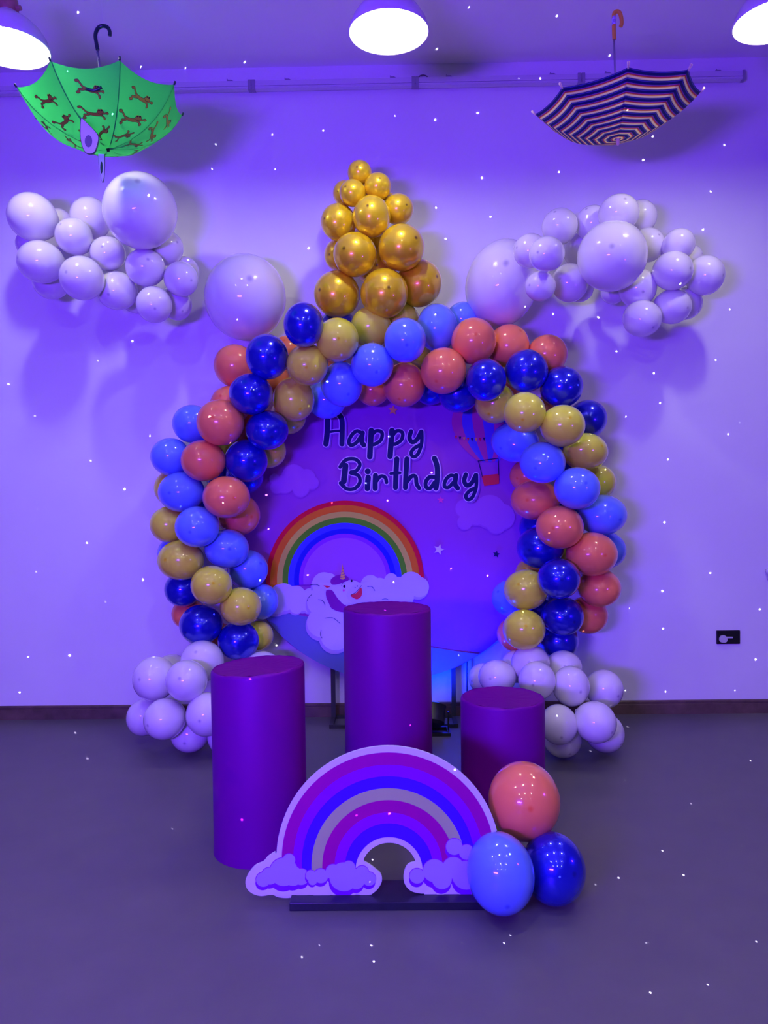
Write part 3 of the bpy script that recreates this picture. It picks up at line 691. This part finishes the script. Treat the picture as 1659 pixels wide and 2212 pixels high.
def striped_umbrella():
    cc = (1.049, 3.626, 3.166); R, dep = .37, .159; th = 2.983
    a, u, v, c, rho, al, rib, S = umbrella_frame(cc, -.055, -.078, th, R, dep)
    apex = c - a*dep; sm = stripe_mat(); tipm = mat('pale_wood_tip', (.75, .55, .42), .4); om = mat('orange_handle', (.85, .52, .04), .35)
    t = thing('striped_umbrella', 'open umbrella with navy, red and cream stripes hanging upside down', 'umbrella', apex, 'umbrellas hanging from the ceiling')
    for k in range(8):
        gore(S, k, 8, 18, .035).build('canopy_panel', sm, t, smooth=True)
        r = MB().tube([rib(th+k*PI/4, i/12, -.004) for i in range(1, 13)], .0022, 6).build('rib', M['rib'], t)
        MB().tube([rib(th+k*PI/4, .985, .002), rib(th+k*PI/4, 1.02), rib(th+k*PI/4, 1.05), rib(th+k*PI/4, 1.056)], [.003, .0045, .006, .003], 8).build('rib_tip', tipm, t, parent=r, smooth=True)
        MB().tube([rib(th+k*PI/4, .5, -.005), c - a*(dep*.3)], .0018, 6).build('stretcher', M['rib'], t)
    MB().tube([apex - a*.028, apex - a*.024, apex + a*.004], [.004, .008, .011], 12).build('ferrule', tipm, t, smooth=True)
    Y = 3.60
    MB().tube([apex, atY(1326, 84, Y)], .0048, 10).build('shaft', M['grey_metal'], t, smooth=True)
    MB().tube([c - a*(dep*.36), c - a*(dep*.22)], .010, 12).build('runner', tipm, t, smooth=True)
    hp = smooth_path([(1327,85),(1326,65),(1326,45),(1326,31),(1331,25),(1338,27),(1342,38),(1343,50),(1341,57)], 5)
    h = MB().tube([atY(x, y, Y) for x, y in hp], .009, 12).build('handle', om, t, smooth=True)
    MB().tube([atY(1326, 54, Y), atY(1326, 36, Y)], .0095, 12).build('paper_tag', mat('paper_tag', (.55, .55, .85), .5, noise=.5, nscale=120), t, parent=h, smooth=True)
    tp = atY(1334, 24, Y)
    MB().tube([tp, (tp.x, tp.y, CZ)], .0004, 5).build('hanging_line', M['line'], t)
striped_umbrella()

# ------------------------------------------------------------------ balloons
B_COL = {
 'W': balloon_mat('white_latex', (.80, .78, .80), (.50, .45, .55), .13, sss=.0),
 'C': balloon_mat('coral_latex', (.95, .24, .10), (.90, .15, .05), .12),
 'Y': balloon_mat('pale_gold_latex', (.80, .84, .06), (.78, .66, .005), .22, metal=.0),
 'B': balloon_mat('royal_blue_pearl_latex', (.008, .010, .50), (.004, .004, .30), .26, metal=.45),
 'L': balloon_mat('light_blue_latex', (.13, .24, .88), (.07, .12, .75), .13),
 'G': balloon_mat('satin_gold_latex', (.92, .68, .015), (.25, .12, .01), .32, metal=.35),
}
CNAME = {'W': 'white', 'C': 'coral', 'Y': 'pale gold', 'B': 'royal blue', 'L': 'light blue', 'G': 'satin gold'}
def balloon_mesh(c, split=False):
    NR, NS = 26, 40; prof = []
    for i in range(NR+1):
        th = PI*i/NR; z = -math.cos(th); r = math.sin(th)
        if z < 0: z = z*(1+.07*z*z); r *= (1-.05*z*z)
        prof.append((max(r, .0005), z))
    knot = [(.03, -1.055), (.05, -1.075), (.045, -1.10), (.028, -1.115), (.06, -1.15), (.10, -1.19), (.09, -1.195), (.02, -1.15)]
    body = prof if split else knot[::-1] + prof[1:]
    m = MB().lathe(body, (0, 0, 0), NS)
    me = bpy.data.meshes.new('balloon'); me.from_pydata(m.v, [], m.f); me.polygons.foreach_set('use_smooth', [True]*len(m.f)); me.materials.append(B_COL[c]); me.update()
    k = None
    if split:
        m2 = MB().lathe(knot[::-1], (0, 0, 0), 16)
        k = bpy.data.meshes.new('knot'); k.from_pydata(m2.v, [], m2.f); k.polygons.foreach_set('use_smooth', [True]*len(m2.f)); k.materials.append(B_COL[c]); k.update()
    return me, k
BM = {c: balloon_mesh(c)[0] for c in B_COL}
BS = {c: balloon_mesh(c, True) for c in 'WCLB'}
def make_balloon(e, name='balloon', split=False):
    c = e['c']; me, k = BS[c] if split else (BM[c], None)
    o = bpy.data.objects.new(name, me); COL.objects.link(o)
    Y = e['Y']; P = atY(e['x'], e['y'], Y)
    depth = Y*1.0
    rx, ry = e['rx']/F*depth, e['ry']/F*depth*.97
    tip = Vector((0, -1, 0)) + e.get('lat', Vector((0, 0, 0)))
    tip.normalize()
    z = tip; x = Vector((1, 0, 0)); x = (x - z*x.dot(z)).normalized(); y = z.cross(x)
    Rm = Matrix((x, y, z)).transposed()
    spin = e.get('spin', 0)
    if spin: Rm = Matrix.Rotation(spin, 3, 'Y') @ Rm
    o.rotation_euler = Rm.to_euler(); o.location = P; o.scale = (rx, ry, (rx+ry)/2*1.03)
    if k:
        ko = bpy.data.objects.new('knot', k); COL.objects.link(ko); ko.parent = o
    return o
def rad(e): return (e['rx']+e['ry'])/2/F*e['Y']
def relax(L, ymin, ymax, k=.90, it=80):
    order = sorted(range(len(L)), key=lambda i: L[i]['lay'])
    rank = {i: n for n, i in enumerate(order)}
    for _ in range(it):
        for i in range(len(L)):
            for j in range(i+1, len(L)):
                a, b = L[i], L[j]
                pa, pb = atY(a['x'], a['y'], a['Y']), atY(b['x'], b['y'], b['Y'])
                s = k*(rad(a)+rad(b)); lat = math.hypot(pa.x-pb.x, pa.z-pb.z)
                if lat >= s: continue
                need = math.sqrt(s*s-lat*lat)
                f, g = (a, b) if rank[i] < rank[j] else (b, a)
                d = g['Y']-f['Y']
                if d < need:
                    mv = (need-d)*.2
                    f['Y'] -= mv; g['Y'] += mv
                for q in (a, b): q['Y'] = max(ymin(q), min(ymax(q), q['Y']))
def E(txt, Ys):
    L = []
    for ln in txt.strip().split(';'):
        p = ln.split()
        if not p: continue
        c, x, y, rx, ry, lay = p[0], *map(float, p[1:6])
        L.append(dict(c=c, x=x, y=y, rx=rx, ry=ry, lay=lay + len(L)*1e-4, Y=Ys[0] + (Ys[1]-Ys[0])*lay/2))
    return L
ORD = 'first second third fourth fifth sixth seventh eighth ninth tenth eleventh twelfth thirteenth fourteenth fifteenth sixteenth seventeenth eighteenth nineteenth twentieth twenty-first twenty-second twenty-third'.split()

ARCH = E('''
B 656 702 42 48 0;B 730 715 44 44 2;Y 729 734 45 47 0;Y 664 788 44 45 0;B 577 771 45 49 0;B 542 851 46 45 0;C 509 791 45 46 1;C 497 876 42 42 2;Y 634 863 44 48 .4;Y 622 900 38 38 1.6;
C 476 913 50 50 0;L 416 916 42 41 1;B 577 929 45 43 .2;C 535 915 40 40 2;Y 505 958 42 42 2;Y 580 974 37 37 1.6;L 369 987 42 41 1;C 439 995 47 45 0;B 532 995 45 47 .4;B 528 1028 40 40 1.6;
Y 375 1055 40 40 2;L 392 1063 49 44 .6;C 489 1074 50 46 0;C 515 1112 46 46 1.4;L 426 1138 47 45 0;Y 366 1133 40 40 1;L 380 1195 38 38 2;Y 391 1210 50 44 .2;L 490 1185 47 43 .6;L 535 1230 43 43 1.4;
Y 457 1264 44 43 0;B 396 1272 39 39 1;L 565 1300 35 40 1.5;Y 520 1310 44 42 0;C 405 1325 33 33 2;B 434 1349 46 43 .3;B 515 1384 44 42 .2;C 470 1380 36 36 2;Y 558 1373 32 33 1.6;
Y 801 707 43 43 1;Y 866 695 40 40 1.6;L 875 735 44 48 0;L 804 788 45 47 0;L 738 830 44 49 .4;L 705 862 42 42 1.6;L 944 708 43 52 .4;L 1000 690 36 36 2;C 1023 737 47 50 .2;C 1098 747 43 46 1;C 958 801 48 50 0;
C 873 831 45 48 .6;C 805 840 36 36 1.8;C 712 790 36 36 2;Y 915 762 34 34 2;B 930 838 36 36 2;B 990 848 43 43 1.4;B 1050 821 42 46 0;B 1137 801 45 46 0;C 1182 766 42 41 1;B 1213 836 44 44 .3;
B 1268 906 41 41 1.2;Y 1070 871 42 44 1.2;Y 1133 891 44 44 0;Y 1215 920 47 45 0;Y 1264 976 49 40 .6;Y 1290 1041 38 38 1.6;L 1113 955 52 43 1;C 1185 885 32 32 2;L 1172 999 48 45 0;L 1246 1055 48 46 0;
C 1138 1028 36 36 1.8;C 1156 1080 52 44 .6;C 1209 1139 50 47 0;L 1300 1112 54 44 .7;L 1310 1188 40 40 1.7;C 1278 1197 54 48 .3;C 1295 1270 46 41 .6;C 1270 1328 41 41 1.2;B 1160 1140 38 38 2;B 1167 1183 50 46 .8;
Y 1225 1200 32 32 2;Y 1150 1240 36 36 2;B 1207 1250 45 44 .1;Y 1136 1274 47 44 .4;L 1103 1292 40 40 1.5;Y 1132 1360 45 44 .3;B 1215 1331 45 42 .5;B 1207 1383 41 40 1.2;C 1112 1370 38 38 1.8;C 590 822 36 36 2;B 480 1026 36 36 2;B 1174 1304 36 36 2;B 1216 986 34 34 2;B 1226 1092 34 34 2;B 428 1100 34 34 2;C 622 762 36 36 2;Y 1060 845 32 32 2;C 1090 850 32 32 2
''', (4.20, 4.44))
RING = (-.023, 1.188, .945)
def arch_max(e):
    r = rad(e); p = atY(e['x'], e['y'], e['Y'])
    inside = math.hypot(p.x-RING[0], p.z-RING[1]) < RING[2]+r*.7
    return (4.575 if inside else 4.68) - r
for e in ARCH: e['rx'] *= 1.025; e['ry'] *= 1.025
relax(ARCH, lambda e: 3.96, arch_max, .95)
AC = atY(832, 1130, 4.4)
for e in ARCH:
    p = atY(e['x'], e['y'], e['Y']); d = Vector((p.x-AC.x, 0, p.z-AC.z)); r = d.length; d.normalize()
    sp = AC + d*1.03
    e['lat'] = (p-sp)*4.0 if e['lay'] < 1 else (p-sp)*7
    e['lat'].y = 0
    e['lat'] += Vector((random.uniform(-.25, .25), 0, random.uniform(-.25, .25)))
    a = math.atan2(p.z-AC.z, p.x-AC.x)
    e['limb'] = 'green' if e['x'] < 800 else 'striped'
    # order along the limb, from the floor clusters up towards the gold horn
    e['s'] = (-PI/2 - a) % (2*PI) if e['limb'] == 'green' else (a + PI/2) % (2*PI)
for limb, other in (('green', 'green'), ('striped', 'striped')):
    for c in 'CYBL':
        S_ = sorted([e for e in ARCH if e['limb'] == limb and e['c'] == c], key=lambda e: e['s'])
        for i, e in enumerate(S_):
            e['label'] = ORD[i] + ' ' + CNAME[c] + ' balloon up from the floor on arch limb under ' + other + ' umbrella'
for e in ARCH:
    tag(make_balloon(e), e['label'], 'balloon', 'balloons of the arch garland')

HORN = E('''
G 777 373 26 26 .6;G 816 403 29 29 .3;G 746 418 26 28 1.4;G 762 417 28 29 .2;G 860 452 33 33 1;G 803 468 40 45 0;G 838 442 26 26 1.6;G 731 480 36 40 1;G 767 550 46 48 .2;G 738 551 37 37 1.6;G 867 535 49 50 0;G 905 612 47 52 .9;G 728 636 48 51 .6;G 830 634 51 54 0;G 812 578 42 42 2;G 803 505 36 36 2;G 792 442 26 26 2
''', (4.22, 4.42))
relax(HORN, lambda e: 3.98, lambda e: 4.66-rad(e), .95)
hl = sorted(HORN, key=lambda e: e['y'])
for i, e in enumerate(hl):
    p = atY(e['x'], e['y'], 4.4); ax = atY(805, e['y'], 4.4)
    e['lat'] = Vector(((p.x-ax.x)*5+random.uniform(-.2, .2), 0, random.uniform(-.25, .25)))
    tag(make_balloon(e), ('topmost' if i == 0 else ORD[i] + ' from the top') + ' satin gold balloon of the tall horn above the arch', 'balloon', 'gold balloons of the horn')

def cloud_group(L, where, group, ymin, ymax, k=.93):
    relax(L, ymin, ymax, k)
    S_ = sorted(L, key=lambda e: -atY(e['x'], e['y'], e['Y']).z)
    big = max(L, key=lambda e: e['rx'])
    mx = sum(e['x'] for e in L)/len(L); my = sum(e['y'] for e in L)/len(L)
    for i, e in enumerate(S_):
        e['lat'] = Vector(((e['x']-mx)/160+random.uniform(-.3, .3), 0, -(e['y']-my)/160+random.uniform(-.3, .3)))
        if e['lay'] > .9: e['lat'] *= 1.5
        if e is big and e['rx'] > 60: lab = 'by far the largest white balloon in ' + where
        else: lab = ('highest' if i == 0 else ORD[i] + ' highest') + ' white balloon in ' + where
        tag(make_balloon(e), lab, 'balloon', group)
LC = E('''
W 303 456 78 80 0;W 70 469 51 51 .5;W 128 480 28 28 1.6;W 195 470 41 44 1.1;W 160 511 39 39 .4;W 66 528 30 30 1.8;W 88 566 49 46 .2;W 233 548 37 37 .5;W 177 601 46 48 .3;W 110 610 37 37 1.2;W 253 628 43 42 .8;W 314 578 42 41 .4;W 357 535 38 38 1.1;W 398 588 31 34 1.5;W 391 603 36 38 .7;W 333 658 38 40 .3;W 380 655 33 38 1.3;W 295 640 37 37 1.6
''', (4.25, 4.48))
cloud_group(LC, 'the cloud hanging under the green umbrella', 'white balloons of the hanging cloud under the green umbrella', lambda e: 4.0, lambda e: 4.68-1.2*rad(e))
RC = E('''
W 1322 554 73 75 0;W 1209 489 38 37 .7;W 1281 483 37 38 1.2;W 1336 462 43 40 .7;W 1382 470 35 37 1.3;W 1146 542 36 37 1.1;W 1181 549 38 38 .4;W 1253 540 36 36 1.2;W 1398 530 36 37 1.1;W 1466 528 34 33 .8;W 1490 555 26 26 1.7;W 1453 585 41 42 .2;W 1523 595 37 43 .8;W 1167 618 32 33 .6;W 1231 611 38 42 .4;W 1252 622 30 31 1.5;W 1325 630 27 27 1.6;W 1377 622 40 42 .6;W 1452 662 40 38 .4;W 1480 655 35 35 1.5;W 1387 688 41 39 .3
''', (4.25, 4.48))
cloud_group(RC, 'the cloud hanging under the striped umbrella', 'white balloons of the hanging cloud under the striped umbrella', lambda e: 3.95, lambda e: 4.10 if e['x'] < 1200 else 4.68-1.2*rad(e))
FL = E('''
W 437 1428 47 46 .3;W 334 1466 46 50 .4;W 403 1470 45 46 0;W 372 1450 37 38 1.7;W 313 1549 37 43 1;W 356 1553 45 46 0;W 447 1543 45 49 .4;W 411 1583 43 43 .6;W 490 1590 42 42 1;W 567 1448 42 43 1.2;W 500 1500 45 45 1.2
''', (4.02, 4.38))
def fmax(e): return min(4.66-rad(e), onfloor(e['x'], e['y']+e['ry']).y - .02)
cloud_group(FL, 'the floor cluster beside the medium plinth', 'white balloons at the arch foot beside the medium plinth', lambda e: 3.80, fmax)
FR = E('''
W 1146 1433 42 41 .5;W 1217 1442 40 38 1;W 1074 1462 41 38 .6;W 1045 1465 33 34 1.6;W 1115 1440 33 36 1.6;W 1160 1470 40 43 .1;W 1233 1482 39 45 .2;W 1305 1488 39 43 .6;W 1207 1565 40 45 .2;W 1286 1560 44 46 .1;W 1215 1598 41 38 .9;W 1306 1583 41 44 .7;W 1130 1550 42 43 .8
''', (4.02, 4.38))
cloud_group(FR, 'the floor cluster behind the shortest plinth', 'white balloons at the arch foot behind the shortest plinth', lambda e: 3.80, fmax)
# large single balloons
def big(c, x, y, rx, ry, Y, lat, spin, label, cat='balloon', group=None):
    e = dict(c=c, x=x, y=y, rx=rx, ry=ry, Y=Y, lat=Vector(lat), spin=spin)
    tag(make_balloon(e, 'large_balloon', True), label, cat, group)
big('W', 530, 643, 87, 94, 4.40, (.3, 0, .2), 0, 'large white balloon between the green umbrella cloud and the gold horn')
big('W', 1084, 613, 77, 97, 4.40, (-.1, 0, .2), .3, 'large white oval balloon between the gold horn and the striped umbrella cloud')
big('C', 1132, 1730, 78, 86, 2.67, (0, 0, .2), 0, 'large coral balloon resting on two blue balloons beside the rainbow board')
big('L', 1081, 1886, 74, 90, 2.45, (0, 0, -.45), -.12, 'large light blue balloon in front of the rainbow board')
big('B', 1195, 1876, 67, 78, 2.55, (.5, 0, .3), 0, 'large royal blue balloon on the floor under the coral balloon')
e = dict(c='Y', x=1086, y=1762, rx=31, ry=34, Y=2.82, lat=Vector((-.5, 0, 0)))
tag(make_balloon(e), 'small pale gold balloon peeping out behind the large coral balloon', 'balloon')
